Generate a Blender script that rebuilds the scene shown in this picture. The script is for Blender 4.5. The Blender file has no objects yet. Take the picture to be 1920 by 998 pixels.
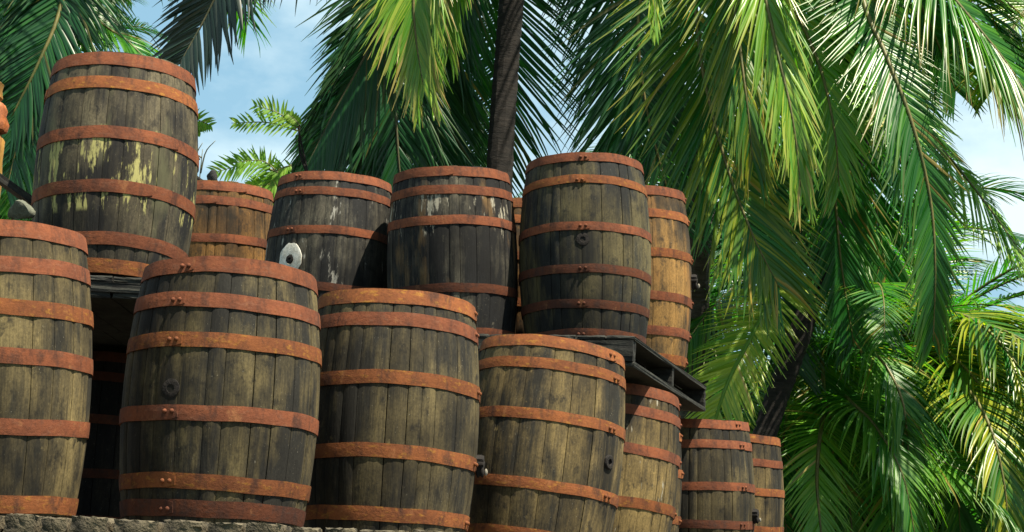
import bpy, bmesh, math, random
import numpy as np
from mathutils import Vector, Matrix, Quaternion
R_ = math.radians
rnd = random.Random(11)
EYE = 1.6
sc = bpy.context.scene
col = sc.collection

# ------------------------------------------------------------------ camera
F_PX, PITCH, ROLL, SHX = 3424.063, 0.176953, 0.0525378, -1.809
cam_d = bpy.data.cameras.new('camera'); cam = bpy.data.objects.new('camera', cam_d); col.objects.link(cam)
cam_d.sensor_width = 36.0; cam_d.lens = F_PX / 1920 * 36.0
cam_d.clip_start = 0.05; cam_d.clip_end = 2000
_f = Vector((0, math.cos(PITCH), math.sin(PITCH))); _u0 = Vector((0, -math.sin(PITCH), math.cos(PITCH))); _r0 = Vector((1, 0, 0))
_cr, _sr = math.cos(ROLL), math.sin(ROLL)
# picture content turns clockwise by ROLL
_r = _r0 * _cr + _u0 * _sr
_u = _u0 * _cr - _r0 * _sr
M3 = Matrix((( _r.x, _u.x, -_f.x), (_r.y, _u.y, -_f.y), (_r.z, _u.z, -_f.z)))
cam.matrix_world = Matrix.Translation((0, 0, EYE)) @ M3.to_4x4()
sc.camera = cam

def at(px, py, Y):
    """point at distance Y along the ground axis that a pixel of the 1920 px photograph looks at"""
    dx, dy = px - 960 - SHX, py - 499
    u = _cr * dx + _sr * dy; v = -_sr * dx + _cr * dy
    d = _f + _r0 * (u / F_PX) + _u0 * (-v / F_PX)
    return Vector((0, 0, EYE)) + d * (Y / d.y)

# ------------------------------------------------------------------ sky, sun, exposure
SUN_EL, SUN_AZ = 67.0, 124.0      # azimuth clockwise from +Y (towards +X)
w = bpy.data.worlds.new('World'); sc.world = w; w.use_nodes = True
nt = w.node_tree; nt.nodes.clear()
wo = nt.nodes.new('ShaderNodeOutputWorld'); bg = nt.nodes.new('ShaderNodeBackground')
sky = nt.nodes.new('ShaderNodeTexSky'); sky.sky_type = 'NISHITA'; sky.sun_disc = False
sky.sun_elevation = R_(SUN_EL); sky.sun_rotation = R_(SUN_AZ); sky.air_density = 1.0; sky.dust_density = 1.2; sky.ozone_density = 1.0
tc = nt.nodes.new('ShaderNodeTexCoord'); mp = nt.nodes.new('ShaderNodeMapping'); mp.inputs['Scale'].default_value = (1, 1, 1.9)
nz = nt.nodes.new('ShaderNodeTexNoise'); nz.inputs['Scale'].default_value = 5.0; nz.inputs['Detail'].default_value = 7; nz.inputs['Roughness'].default_value = .55
cr = nt.nodes.new('ShaderNodeValToRGB'); cr.color_ramp.elements[0].position = .42; cr.color_ramp.elements[1].position = .64
mx = nt.nodes.new('ShaderNodeMixRGB'); mx.inputs['Color2'].default_value = (6.2, 7.5, 7.8, 1)
tint = nt.nodes.new('ShaderNodeMixRGB'); tint.blend_type = 'MIX'; tint.inputs['Fac'].default_value = .6; tint.inputs['Color2'].default_value = (2.6, 4.9, 6.0, 1)
nt.links.new(tc.outputs['Generated'], mp.inputs['Vector']); nt.links.new(mp.outputs[0], nz.inputs['Vector'])
nt.links.new(nz.outputs['Fac'], cr.inputs['Fac']); nt.links.new(cr.outputs['Color'], mx.inputs['Fac'])
nt.links.new(sky.outputs[0], tint.inputs['Color1']); nt.links.new(tint.outputs[0], mx.inputs['Color1'])
nt.links.new(mx.outputs[0], bg.inputs['Color']); bg.inputs['Strength'].default_value = 0.05
nt.links.new(bg.outputs[0], wo.inputs[0])
sd = bpy.data.lights.new('sun', 'SUN'); sd.energy = 5.0; sd.angle = R_(.5); sd.color = (1, .90, .72)
sun = bpy.data.objects.new('sun', sd); col.objects.link(sun)
sv = Vector((math.sin(R_(SUN_AZ)) * math.cos(R_(SUN_EL)), math.cos(R_(SUN_AZ)) * math.cos(R_(SUN_EL)), math.sin(R_(SUN_EL))))
sun.rotation_euler = sv.to_track_quat('Z', 'Y').to_euler()
sc.view_settings.view_transform = 'Standard'; sc.view_settings.look = 'None'
sc.view_settings.exposure = 1.6; sc.view_settings.gamma = 1.0
sc.render.resolution_x = 1024; sc.render.resolution_y = 532
sc.cycles.max_bounces = 6; sc.cycles.diffuse_bounces = 3; sc.cycles.transparent_max_bounces = 8

# ------------------------------------------------------------------ helpers
def tag(o, label=None, cat=None, group=None, kind=None):
    if label: o['label'] = label
    if cat: o['category'] = cat
    if group: o['group'] = group
    if kind: o['kind'] = kind
    return o
def empty(name, loc=(0, 0, 0)):
    o = bpy.data.objects.new(name, None); o.location = loc; o.empty_display_size = .1; col.objects.link(o); return o
def mesh_obj(name, verts, faces, mat, parent=None, smooth=True, sharp=None):
    me = bpy.data.meshes.new(name); me.from_pydata([tuple(v) for v in verts], [], faces); me.update()
    if mat: me.materials.append(mat)
    if smooth:
        me.polygons.foreach_set('use_smooth', [True] * len(me.polygons))
        if sharp: me.set_sharp_from_angle(angle=R_(sharp))
    o = bpy.data.objects.new(name, me); col.objects.link(o)
    if parent: o.parent = parent
    return o
def bm_obj(name, bm, mat, parent=None, smooth=False, sharp=None):
    me = bpy.data.meshes.new(name); bm.to_mesh(me); bm.free()
    if mat: me.materials.append(mat)
    if smooth:
        me.polygons.foreach_set('use_smooth', [True] * len(me.polygons))
        if sharp: me.set_sharp_from_angle(angle=R_(sharp))
    o = bpy.data.objects.new(name, me); col.objects.link(o)
    if parent: o.parent = parent
    return o
def catmull(pts, n):
    P = [np.array(p, float) for p in pts]; P = [2 * P[0] - P[1]] + P + [2 * P[-1] - P[-2]]
    seg = len(P) - 3; out = []
    for k in range(n):
        t = k / (n - 1) * seg; i = min(int(t), seg - 1); t -= i
        a, b, c, d = P[i:i + 4]
        out.append(.5 * ((2 * b) + (-a + c) * t + (2 * a - 5 * b + 4 * c - d) * t * t + (-a + 3 * b - 3 * c + d) * t ** 3))
    return np.array(out)

# ------------------------------------------------------------------ materials
class NB:
    def __init__(s, name):
        s.m = bpy.data.materials.new(name); s.m.use_nodes = True; s.t = s.m.node_tree
        s.t.nodes.clear(); s.out = s.t.nodes.new('ShaderNodeOutputMaterial')
        s.b = s.t.nodes.new('ShaderNodeBsdfPrincipled'); s.t.links.new(s.b.outputs[0], s.out.inputs[0])
    def n(s, typ, **kw):
        nd = s.t.nodes.new(typ)
        for k, v in kw.items():
            if k in nd.inputs.keys() if isinstance(k, str) else False: nd.inputs[k].default_value = v
            else: setattr(nd, k, v)
        return nd
    def l(s, a, b): s.t.links.new(a, b)
    def coord(s, scale=(1, 1, 1), loc=(0, 0, 0), kind='Object'):
        c = s.t.nodes.new('ShaderNodeTexCoord'); m = s.t.nodes.new('ShaderNodeMapping')
        m.inputs['Scale'].default_value = scale; m.inputs['Location'].default_value = loc
        s.l(c.outputs[kind], m.inputs[0]); return m.outputs[0]
    def noise(s, vec, scale, detail=4, rough=.55):
        n = s.t.nodes.new('ShaderNodeTexNoise'); s.l(vec, n.inputs['Vector'])
        n.inputs['Scale'].default_value = scale; n.inputs['Detail'].default_value = detail; n.inputs['Roughness'].default_value = rough
        return n.outputs['Fac']
    def ramp(s, fac, stops):
        r = s.t.nodes.new('ShaderNodeValToRGB'); s.l(fac, r.inputs['Fac']); e = r.color_ramp.elements
        while len(e) < len(stops): e.new(.5)
        for i, (p, c) in enumerate(stops):
            e[i].position = p; e[i].color = (c, c, c, 1) if isinstance(c, (int, float)) else (*c, 1)
        return r.outputs['Color']
    def mix(s, fac, a, b, mode='MIX'):
        m = s.t.nodes.new('ShaderNodeMixRGB'); m.blend_type = mode
        for k, v in (('Fac', fac), ('Color1', a), ('Color2', b)):
            if isinstance(v, (int, float)): m.inputs[k].default_value = v if k == 'Fac' else (v, v, v, 1)
            elif isinstance(v, tuple): m.inputs[k].default_value = (*v, 1)
            else: s.l(v, m.inputs[k])
        return m.outputs[0]
    def math(s, op, a, b):
        m = s.t.nodes.new('ShaderNodeMath'); m.operation = op
        for i, v in enumerate((a, b)):
            if isinstance(v, (int, float)): m.inputs[i].default_value = v
            else: s.l(v, m.inputs[i])
        return m.outputs[0]
    def bump(s, h, strength, dist):
        b = s.t.nodes.new('ShaderNodeBump'); s.l(h, b.inputs['Height']); b.inputs['Strength'].default_value = strength; b.inputs['Distance'].default_value = dist
        s.l(b.outputs[0], s.b.inputs['Normal'])
    def base(s, c, rough=.8, spec=.3):
        if isinstance(c, tuple): s.b.inputs['Base Color'].default_value = (*c, 1)
        else: s.l(c, s.b.inputs['Base Color'])
        s.b.inputs['Roughness'].default_value = rough; s.b.inputs['Specular IOR Level'].default_value = spec

def wood_mat(name, light, dark, bias=.5, seed=0, patch=None, patch_amt=0., patch_z=None, stain=None, spots=()):
    light = (light[0] * .56, light[1] * .52, light[2] * .435); dark = tuple(x * .27 for x in dark); bias += .018
    if patch: patch = tuple(x * .58 for x in patch)
    if stain: stain = tuple(x * .7 for x in stain)
    m = NB(name); L = (seed * 3.7, seed * 1.3, seed * 2.1)
    big = m.noise(m.coord((1, 1, .38), L), 5.5, 6, .62)
    streak = m.noise(m.coord((1, 1, .055), L), 46, 5, .65)
    grain = m.noise(m.coord((1, 1, .04), L), 190, 3, .6)
    blot = m.noise(m.coord((1, 1, .7), (L[1], L[2], L[0])), 22, 6, .7)
    a = m.math('ADD', m.math('MULTIPLY', big, .72), m.math('MULTIPLY', streak, .28))
    fac = m.ramp(a, [(bias - .075, 0.), (bias + .005, .45), (bias + .085, 1.)])
    c = m.mix(fac, dark, light)
    oi = m.n('ShaderNodeObjectInfo')
    rr = m.ramp(oi.outputs['Random'], [(0, .72), (.3, .93), (.7, 1.05), (1, 1.25)])
    c = m.mix(1., c, rr, 'MULTIPLY')
    c = m.mix(1., c, m.ramp(grain, [(.3, .72), (.5, 1.), (.72, 1.18)]), 'MULTIPLY')
    c = m.mix(m.ramp(blot, [(.54, 0.), (.66, .8)]), c, tuple(x * .5 for x in dark))
    c = m.mix(m.ramp(blot, [(.27, .6), (.36, 0.)]), c, tuple(min(.6, x * 1.9) for x in light))
    grit = m.noise(m.coord((1, 1, .7), L), 130, 4, .75)
    c = m.mix(1., c, m.ramp(grit, [(.34, .65), (.5, 1.), (.68, 1.3)]), 'MULTIPLY')
    fl = m.noise(m.coord((1, 1, .6), L), 240, 2, .5)
    c = m.mix(m.ramp(fl, [(.70, 0.), (.76, .5)]), c, (.26, .24, .18))
    huge = m.noise(m.coord((1, 1, .8), (L[2], L[1], L[0])), 2.6, 4, .6)
    c = m.mix(1., c, m.ramp(huge, [(.38, .30), (.5, .85), (.62, 1.25)]), 'MULTIPLY')
    # dark drip lines
    drip = m.noise(m.coord((1, 1, .03), (L[2], L[0], L[1])), 70, 2, .5)
    c = m.mix(m.ramp(drip, [(.63, 0.), (.74, .6)]), c, tuple(x * .5 for x in dark))
    if stain:
        sn = m.noise(m.coord((1, 1, .25), (L[1], L[0], L[2])), 8, 5, .6)
        c = m.mix(m.ramp(sn, [(.56, 0.), (.70, .7)]), c, stain)
    if patch:
        pn = m.math('ADD', m.math('MULTIPLY', m.noise(m.coord((1, 1, .35), L), 9, 7, .72), .6), m.math('MULTIPLY', m.noise(m.coord((1, 1, .12), L), 40, 4, .7), .4))
        f = m.ramp(pn, [(.62 - patch_amt, 0.), (.66 - patch_amt, .95)])
        if patch_z:
            sp = m.n('ShaderNodeSeparateXYZ'); tcx = m.n('ShaderNodeTexCoord'); m.l(tcx.outputs['Object'], sp.inputs[0])
            z0, z1 = patch_z
            zf = m.ramp(sp.outputs['Z'], [(z0 - .02, .0), (z0, 1.), (z1, 1.), (z1 + .02, .0)])
            f = m.mix(1., f, zf, 'MULTIPLY')
        c = m.mix(f, c, patch)
    for (sx_, sy_, sz_, sr_) in spots:      # wet stain that ran down from a bung
        tcs = m.n('ShaderNodeTexCoord'); mps = m.n('ShaderNodeMapping'); mps.vector_type = 'TEXTURE'
        mps.inputs['Location'].default_value = (sx_, sy_, sz_ - sr_ * .45); mps.inputs['Scale'].default_value = (sr_, sr_, sr_ * 2.1); m.l(tcs.outputs['Object'], mps.inputs[0])
        ln_ = m.n('ShaderNodeVectorMath', operation='LENGTH'); m.l(mps.outputs[0], ln_.inputs[0])
        dd_ = m.math('ADD', ln_.outputs['Value'], m.math('MULTIPLY', m.math('SUBTRACT', streak, .5), 2.2))
        c = m.mix(m.ramp(dd_, [(.35, .85), (1., 0.)]), c, tuple(x * .35 for x in dark))
    m.base(c, .82, .25)
    h = m.math('ADD', m.math('MULTIPLY', grain, .5), m.math('ADD', m.math('MULTIPLY', streak, .8), m.math('MULTIPLY', blot, .35)))
    m.bump(h, .55, .004)
    return m.m

def rust_mat(name, c1, c2, c3, seed=0):
    m = NB(name); L = (seed * 2.2, seed, seed * 4.1)
    n1 = m.noise(m.coord((1, 1, 1), L), 6, 6, .65); n2 = m.noise(m.coord((1, 1, 1), L), 90, 5, .7); n3 = m.noise(m.coord((1, 1, 2.5), L), 26, 5, .65)
    c = m.mix(m.ramp(n1, [(.38, 0.), (.62, 1.)]), c1, c2)
    c = m.mix(m.ramp(n3, [(.55, 0.), (.68, .8)]), c, c3)
    n4 = m.noise(m.coord((1, 1, .5), (L[1], L[2], L[0])), 17, 6, .7)
    c = m.mix(m.ramp(n4, [(.50, 0.), (.66, .8)]), c, (.040, .022, .018))
    c = m.mix(m.ramp(n4, [(.30, .45), (.40, 0.)]), c, (.28, .13, .055))
    c = m.mix(1., c, m.ramp(n2, [(.3, .78), (.5, 1.), (.7, 1.14)]), 'MULTIPLY')
    oi = m.n('ShaderNodeObjectInfo'); c = m.mix(1., c, m.ramp(oi.outputs['Random'], [(0, .78), (1, 1.12)]), 'MULTIPLY')
    m.base(c, .85, .12); m.bump(m.math('ADD', n2, m.math('MULTIPLY', n3, .8)), .5, .003)
    return m.m

def leaf_mat(name, c1, c2, tipc, trans=.46, gloss=.34, bright=1.):
    m = NB(name)
    at_ = m.n('ShaderNodeAttribute', attribute_name='tone'); t2 = m.n('ShaderNodeAttribute', attribute_name='tipf')
    c = m.mix(m.ramp(at_.outputs['Fac'], [(0, 0.), (.5, .18), (.78, .7), (1, 1.)]), c1, c2)
    c = m.mix(t2.outputs['Fac'], c, tipc)
    m.base(c, gloss, .42)
    tr = m.n('ShaderNodeBsdfTranslucent'); g = m.mix(1., c, (1.35, 1.6, .45), 'MULTIPLY'); m.l(g, tr.inputs['Color'])
    ms = m.n('ShaderNodeMixShader'); ms.inputs[0].default_value = trans
    m.l(m.b.outputs[0], ms.inputs[1]); m.l(tr.outputs[0], ms.inputs[2]); m.l(ms.outputs[0], m.out.inputs[0])
    return m.m
def plain_mat(name, c1, c2, scale=8, rough=.85, bump=.5, dist=.01, stretch=(1, 1, 1)):
    m = NB(name); n1 = m.noise(m.coord(stretch), scale, 6, .65); n2 = m.noise(m.coord(stretch), scale * 7, 4, .6)
    c = m.mix(m.ramp(n1, [(.35, 0.), (.65, 1.)]), c1, c2); c = m.mix(1., c, m.ramp(n2, [(.3, .7), (.7, 1.25)]), 'MULTIPLY')
    m.base(c, rough, .3); m.bump(m.math('ADD', n1, m.math('MULTIPLY', n2, .5)), bump, dist); return m.m

RUST = [rust_mat('rust_hoop_red', (.182, .060, .028), (.115, .040, .022), (.15, .066, .04), 1),
        rust_mat('rust_hoop_orange', (.198, .069, .025), (.130, .046, .020), (.28, .135, .026), 5),
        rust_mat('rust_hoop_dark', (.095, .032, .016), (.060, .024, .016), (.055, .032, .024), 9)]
BUNG_DARK = plain_mat('bung_dark', (.006, .005, .005), (.016, .013, .011), 20, .95)
RAG = plain_mat('dirty_rag', (.12, .11, .09), (.25, .23, .19), 20)
BUNG_WHITE = plain_mat('bung_white_paint', (.60, .59, .54), (.38, .36, .30), 26, .7, .4, .004)
HEADM = plain_mat('barrel_head_wood', (.16, .13, .08), (.07, .06, .045), 6, stretch=(.2, 3, 1))
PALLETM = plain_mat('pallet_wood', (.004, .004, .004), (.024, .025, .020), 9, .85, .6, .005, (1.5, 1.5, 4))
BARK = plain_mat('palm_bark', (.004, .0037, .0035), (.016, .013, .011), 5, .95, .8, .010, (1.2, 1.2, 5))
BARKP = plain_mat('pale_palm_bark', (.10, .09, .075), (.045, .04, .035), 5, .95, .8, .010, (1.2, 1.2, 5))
RACH = plain_mat('palm_rib', (.06, .08, .02), (.13, .11, .035), 10, .5, .2, .004)
RACHD = plain_mat('palm_rib_dark', (.05, .06, .03), (.09, .08, .04), 10, .5, .2, .004)
LEAF = {
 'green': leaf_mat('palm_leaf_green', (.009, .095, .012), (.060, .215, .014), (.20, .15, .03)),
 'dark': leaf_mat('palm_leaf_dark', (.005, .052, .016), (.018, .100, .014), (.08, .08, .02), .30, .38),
 'bright': leaf_mat('palm_leaf_bright', (.080, .235, .016), (.30, .38, .040), (.38, .29, .09), .38, .32),
 'yellow': leaf_mat('palm_leaf_yellowing', (.010, .110, .012), (.34, .34, .014), (.34, .24, .04), .42),
 'fresh': leaf_mat('feather_leaf', (.14, .30, .02), (.24, .36, .03), (.30, .34, .06), .5, .5),
 'lime': leaf_mat('palm_leaf_sunny_green', (.012, .110, .012), (.085, .225, .016), (.24, .20, .04), .48, .42),
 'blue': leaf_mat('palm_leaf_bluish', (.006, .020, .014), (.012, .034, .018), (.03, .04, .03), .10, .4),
}

# ------------------------------------------------------------------ ground, terrace, wall
g = plain_mat('dry_grass_ground', (.03, .045, .015), (.06, .055, .03), .8, .95, .4, .05)
n = 24; vs = []; fs = []
for j in range(n + 1):
    for i in range(n + 1):
        x = (i / n - .5); y = (j / n - .5); x = math.copysign(abs(2 * x) ** 2.2, x) * 900; y = math.copysign(abs(2 * y) ** 2.2, y) * 900
        vs.append((x, y + 8, rnd.uniform(-.05, .0) if abs(x) < 300 else 0))
for j in range(n):
    for i in range(n): a = j * (n + 1) + i; fs.append((a, a + 1, a + n + 2, a + n + 1))
tag(mesh_obj('ground', vs, fs, g), kind='structure')
def terrace_z(x): return EYE + .075 + (.06 * (-x - .35) if x < -.35 else 0)
tm = plain_mat('terrace_gravel', (.05, .045, .035), (.09, .075, .055), 14, .95, .6, .02)
xs = [-9 + i * .45 for i in range(29)]; vs = []; fs = []
for x in xs:
    z = terrace_z(max(x, -2.4))
    for (y, zz) in ((5.48, 0), (5.48, z), (12.4, z), (12.9, 0)): vs.append((x, y, zz))
for i in range(len(xs) - 1):
    for k in range(3): a = 4 * i + k; fs.append((a, a + 4, a + 5, a + 1))
fs.append((len(vs) - 4, len(vs) - 3, len(vs) - 2, len(vs) - 1)); fs.append((0, 3, 2, 1))
fs = [tuple(f) for f in fs]
tag(mesh_obj('terrace', vs, fs, tm, smooth=False), kind='structure')

STONE = plain_mat('wall_stone', (.022, .019, .014), (.11, .092, .058), 10, .92, .9, .02)
MORT = plain_mat('wall_mortar', (.02, .018, .014), (.04, .035, .027), 20, .95, .8, .01)
wall = empty('stone_wall', (-1.0, 5.3, 0))
tag(wall, 'low rough stone parapet wall in front of the lower row of barrels', 'wall')
def rough_block(sx, sy, sz, seed, amp=.008, cuts=3):
    bm = bmesh.new(); bmesh.ops.create_cube(bm, size=1.0)
    bmesh.ops.subdivide_edges(bm, edges=bm.edges[:], cuts=cuts, use_grid_fill=True)
    rr = random.Random(seed)
    for v in bm.verts:
        c = v.co; e = sum(abs(abs(k) - .5) < .01 for k in c)
        s = 1 - .012 * (e == 3) - .006 * (e == 2)
        v.co = Vector((c.x * sx * (1 if e < 2 else 1), c.y * sy * s, c.z * sz * s)) + Vector([rr.uniform(-amp, amp) for _ in range(3)])
        if e >= 2: v.co.x -= math.copysign(.0015, v.co.x)
    return bm
core = bmesh.new(); bmesh.ops.create_cube(core, size=1.0, matrix=Matrix.Translation((1.0, .03, .8)) @ Matrix.Diagonal((9.2, .18, 1.62, 1)))
bm_obj('mortar_core', core, MORT, wall)
def wall_top(x): return EYE + .1405 + .0125 * (x + 1.6)
# coping course: pieces read from the photograph between x=-1.62 and -0.45, carried on at both sides
px_edges = [0, 68, 128, 208, 300, 384, 460, 536, 600, 668]
cops = [at(p, 980, 5.2).x for p in px_edges]
xe = [cops[0] - .2 * k for k in range(14, 0, -1)] + cops + [cops[-1] + .15 * k for k in range(1, 26)]
drop = {0: .004, 1: .004, 2: -.004, 3: -.008, 4: 0, 5: .0, 6: .002, 7: 0, 8: .0, 9: 0}
for i in range(len(xe) - 1):
    x0, x1 = xe[i], xe[i + 1]; xm = (x0 + x1) / 2; zt = wall_top(min(xm, .3)) + rnd.uniform(-.003, .003)
    b = rough_block(x1 - x0 - rnd.uniform(.008, .022), .23 + rnd.uniform(-.02, .01), .085, i, .0038, 7)
    o = bm_obj('stone', b, STONE, wall, True, 38); o.location = (xm + 1.0, .0 + rnd.uniform(-.012, .012), zt - .0425)
    o.rotation_euler = (rnd.uniform(-.03, .03), rnd.uniform(-.03, .03), rnd.uniform(-.04, .04))
for r in range(5):
    x = -3.0 + rnd.uniform(-.2, 0)
    while x < 3.0:
        wd = rnd.uniform(.22, .42); b = rough_block(wd - .018, .22, .155, 100 + int(x * 50) + r * 7, .008, 2)
        o = bm_obj('stone', b, STONE, wall, True, 38); o.location = (x + wd / 2 + 1.0, -.005, 1.57 - r * .168); x += wd

# ------------------------------------------------------------------ barrels
def barrel(name_key, base, tilt, H, hoops, mat, hoop_mat, label, Rb=.33, K=.125, hw=.043, az=None, nst=26, seed=0, bung=None, rivets=True, widths=None, group='weathered rum barrels in the heap'):
    rr = random.Random(seed * 77 + 5)
    w0 = (widths[0] if widths else hw) * 1.08; dH = max(0, H * hoops[0] - w0 / 2 - .003); H1 = H - dH
    hoops = [(H * s_ - dH) / H1 for s_ in hoops]; H = H1
    root = empty('barrel', (base[0], base[1], base[2] + EYE))
    ax = Vector((math.tan(R_(tilt[0])), math.tan(R_(tilt[1])), 1)).normalized()
    root.rotation_mode = 'QUATERNION'; root.rotation_quaternion = Vector((0, 0, 1)).rotation_difference(ax)
    tag(root, label, 'barrel', group)
    def rad(z): s = 1 - z / H; return Rb * (1 - K * (2 * s - 1) ** 2)
    wd = [rr.uniform(.6, 1.4) for _ in range(nst)]; tot = sum(wd); a = rr.uniform(0, 6.28); nz_ = 12
    for k in range(nst):
        da = wd[k] / tot * 2 * math.pi; g_ = rr.choice((.0006, .0006, .0008, .0012, .0022)) / Rb; a0, a1 = a + g_, a + da - g_; a += da
        off = rr.uniform(-.0014, .0012); ztop = H - rr.uniform(0, .004); V = []; Fc = []
        for j in range(nz_ + 1):
            z = ztop * j / nz_ + (.0 if j else rr.uniform(0, .004)); r0 = rad(z) + off
            bev = .0022
            for (an, q) in ((a0, -.022), (a0, -bev), (a0 + .18 * (a1 - a0), 0), ((a0 + a1) / 2, .0008), (a1 - .18 * (a1 - a0), 0), (a1, -bev), (a1, -.022)):
                r1 = r0 + q; V.append((r1 * math.sin(an), -r1 * math.cos(an), z))
        for j in range(nz_):
            for i in range(6):
                p = j * 7 + i; Fc.append((p, p + 1, p + 8, p + 7))
        Fc.append(tuple(range(6, -1, -1))); Fc.append(tuple(range(nz_ * 7, nz_ * 7 + 7)))
        mesh_obj('stave', V, Fc, mat, root, True, 50)
    for zc in (H - .035, .035):
        bm = bmesh.new(); bmesh.ops.create_circle(bm, cap_ends=True, radius=rad(zc) - .012, segments=40, matrix=Matrix.Translation((0, 0, zc)))
        e = bmesh.ops.extrude_face_region(bm, geom=bm.faces[:]); bmesh.ops.translate(bm, vec=(0, 0, -.015), verts=[v for v in e['geom'] if isinstance(v, bmesh.types.BMVert)])
        bm_obj('head', bm, HEADM, root)
    for hi, s in enumerate(hoops):
        zc = H * (1 - s); w_ = (widths[hi] if widths else hw) * (1.08 if hi in (0, len(hoops) - 1) else 1)
        zc = min(zc, H - w_ / 2 + .001)
        A = (az if az is not None else rr.uniform(-3, 3)) if not isinstance(az, list) else az[hi]
        A = A + rr.uniform(-.05, .05); nseg = 72; ov = .17; V = []; Fc = []
        ph = rr.uniform(0, 6.28); tl = rr.uniform(-.012, .012)
        for j in range(nseg + 1):
            t = j / nseg; an = A + .035 - (2 * math.pi + ov) * t    # visible end of the strap lies on top at azimuth A
            lift = .0034 if t < ov / (2 * math.pi + ov) else 0
            wz = .0020 * math.sin(3 * an + ph) + .0010 * math.sin(9 * an + 2 * ph) + tl * .55 * math.sin(an + ph)
            ww = w_ / 2 * (1 if j > 1 else (.62 if j == 0 else .93)); bul = .0009 * math.sin(7 * an + ph) + .0006 * math.sin(17 * an + 3 * ph)
            for (dz, q) in ((-ww, -.002), (-ww, .0035), (-ww * .3, .0042), (ww * .3, .0042), (ww, .0035), (ww, -.002)):
                z = zc + dz + wz; r1 = rad(min(max(z, 0), H)) + q + lift + bul
                V.append((r1 * math.sin(an), -r1 * math.cos(an), z))
        for j in range(nseg):
            for i in range(5):
                p = j * 6 + i; Fc.append((p, p + 1, p + 7, p + 6))
        Fc.append((0, 1, 2, 3, 4, 5)); q = nseg * 6; Fc.append((q + 5, q + 4, q + 3, q + 2, q + 1, q))
        hm = hoop_mat[hi % len(hoop_mat)] if isinstance(hoop_mat, list) else hoop_mat
        ho = mesh_obj('hoop', V, Fc, hm, root, True, 45)
        if rivets and (az is not None):
            for dd in (.025, .105):
                an = A - dd; r1 = rad(zc) + .0068
                bm = bmesh.new(); bmesh.ops.create_uvsphere(bm, u_segments=10, v_segments=6, radius=.0080)
                bm_obj('rivet', bm, hm, ho, True).location = (r1 * math.sin(an), -r1 * math.cos(an), zc)
                bm = None
                rv = ho.children[-1]; rv.scale = (1, 1, 1)
    if bung:
        bz, ba, kind = bung; zc = H * (1 - bz); r1 = rad(zc); d = Vector((math.sin(ba), -math.cos(ba), 0)); q = d.to_track_quat('Z', 'Y').to_matrix().to_4x4()
        def disc(nm, r, h, off, mt, par, wob=0., hole=0):
            bm = bmesh.new(); N_ = 28; sec = [(r, 0), (r, h * .7), (r * .88, h)] + ([(hole, h), (hole * .9, h * .15), (0.0005, h * .15)] if hole else [(0.0005, h)])
            rings = []
            for (a_, b_) in sec:
                rings.append([bm.verts.new((a_ * math.cos(6.2832 * i / N_) * (1 + wob * math.sin(i * 1.7) * .5), a_ * math.sin(6.2832 * i / N_) * (1 + wob * math.cos(i * 2.3) * .5), b_)) for i in range(N_)])
            for u, v in zip(rings, rings[1:]):
                for i in range(N_): bm.faces.new((u[i], u[(i + 1) % N_], v[(i + 1) % N_], v[i]))
            o = bm_obj(nm, bm, mt, par, True, 40); o.matrix_local = Matrix.Translation(d * (r1 + off) + Vector((0, 0, zc))) @ q; return o
        if kind == 'dark':
            o = disc('bung', .032, .004, -.002, BUNG_DARK, root, .05, .014)
        elif kind == 'ring':
            o = disc('bung', .028, .010, -.001, BUNG_DARK, root, .1, .013)
        elif kind == 'white':
            o = disc('bung_plate', .068, .006, -.0005, BUNG_WHITE, root, .08, .021)
            o.scale = (1, 1.25, 1); o['label'] = 'white painted disc round the bung hole'
            o2 = disc('bung', .022, .004, .0065, BUNG_DARK, root, .05, .008)
        elif kind == 'tap':
            o = disc('bung', .026, .03, -.001, BUNG_DARK, root, .2, .009)
            bm = bmesh.new(); bmesh.ops.create_icosphere(bm, subdivisions=3, radius=.021)
            for v in bm.verts:
                c_ = v.co.copy(); k_ = 1 + .28 * math.sin(c_.x * 190 + 1) * math.sin(c_.y * 150) + .2 * math.sin(c_.z * 230 + c_.y * 90)
                v.co = Vector((c_.x * .8 * k_, c_.y * 1.9 * k_ - .018, c_.z * .75 * k_ + .018))
            mo = bm_obj('cloth_wad', bm, BUNG_DARK, root, True); mo.matrix_local = Matrix.Translation(d * r1 + Vector((0, 0, zc))) @ q
            bm2 = bmesh.new(); bmesh.ops.create_icosphere(bm2, subdivisions=2, radius=.008, matrix=Matrix.Translation((.006, -.034, .038)) @ Matrix.Diagonal((1, 1.7, .8, 1)))
            bm_obj('rag_end', bm2, RAG, mo, True)
    return root

def tube(V, Fc, path, r0, r1, n=6, squash=1.0):
    path = np.array(path); m = len(path); b0 = len(V); prev = None
    for i in range(m):
        T = path[min(i + 1, m - 1)] - path[max(i - 1, 0)]; T /= np.linalg.norm(T) + 1e-9
        if prev is None:
            h = np.array([1., 0, 0]) if abs(T[0]) < .9 else np.array([0, 1., 0]); A = np.cross(T, h)
        else: A = prev - T * prev.dot(T)
        A /= np.linalg.norm(A); B = np.cross(T, A); prev = A; r = r0 + (r1 - r0) * i / (m - 1)
        for k in range(n):
            a = 2 * math.pi * k / n; V.append(tuple(path[i] + r * (math.cos(a) * A + squash * math.sin(a) * B)))
    for i in range(m - 1):
        for k in range(n): p = b0 + i * n; q = (k + 1) % n; Fc.append((p + k, p + q, p + n + q, p + n + k))
    Fc.append(tuple(b0 + k for k in range(n - 1, -1, -1))); Fc.append(tuple(b0 + (m - 1) * n + k for k in range(n)))

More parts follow.
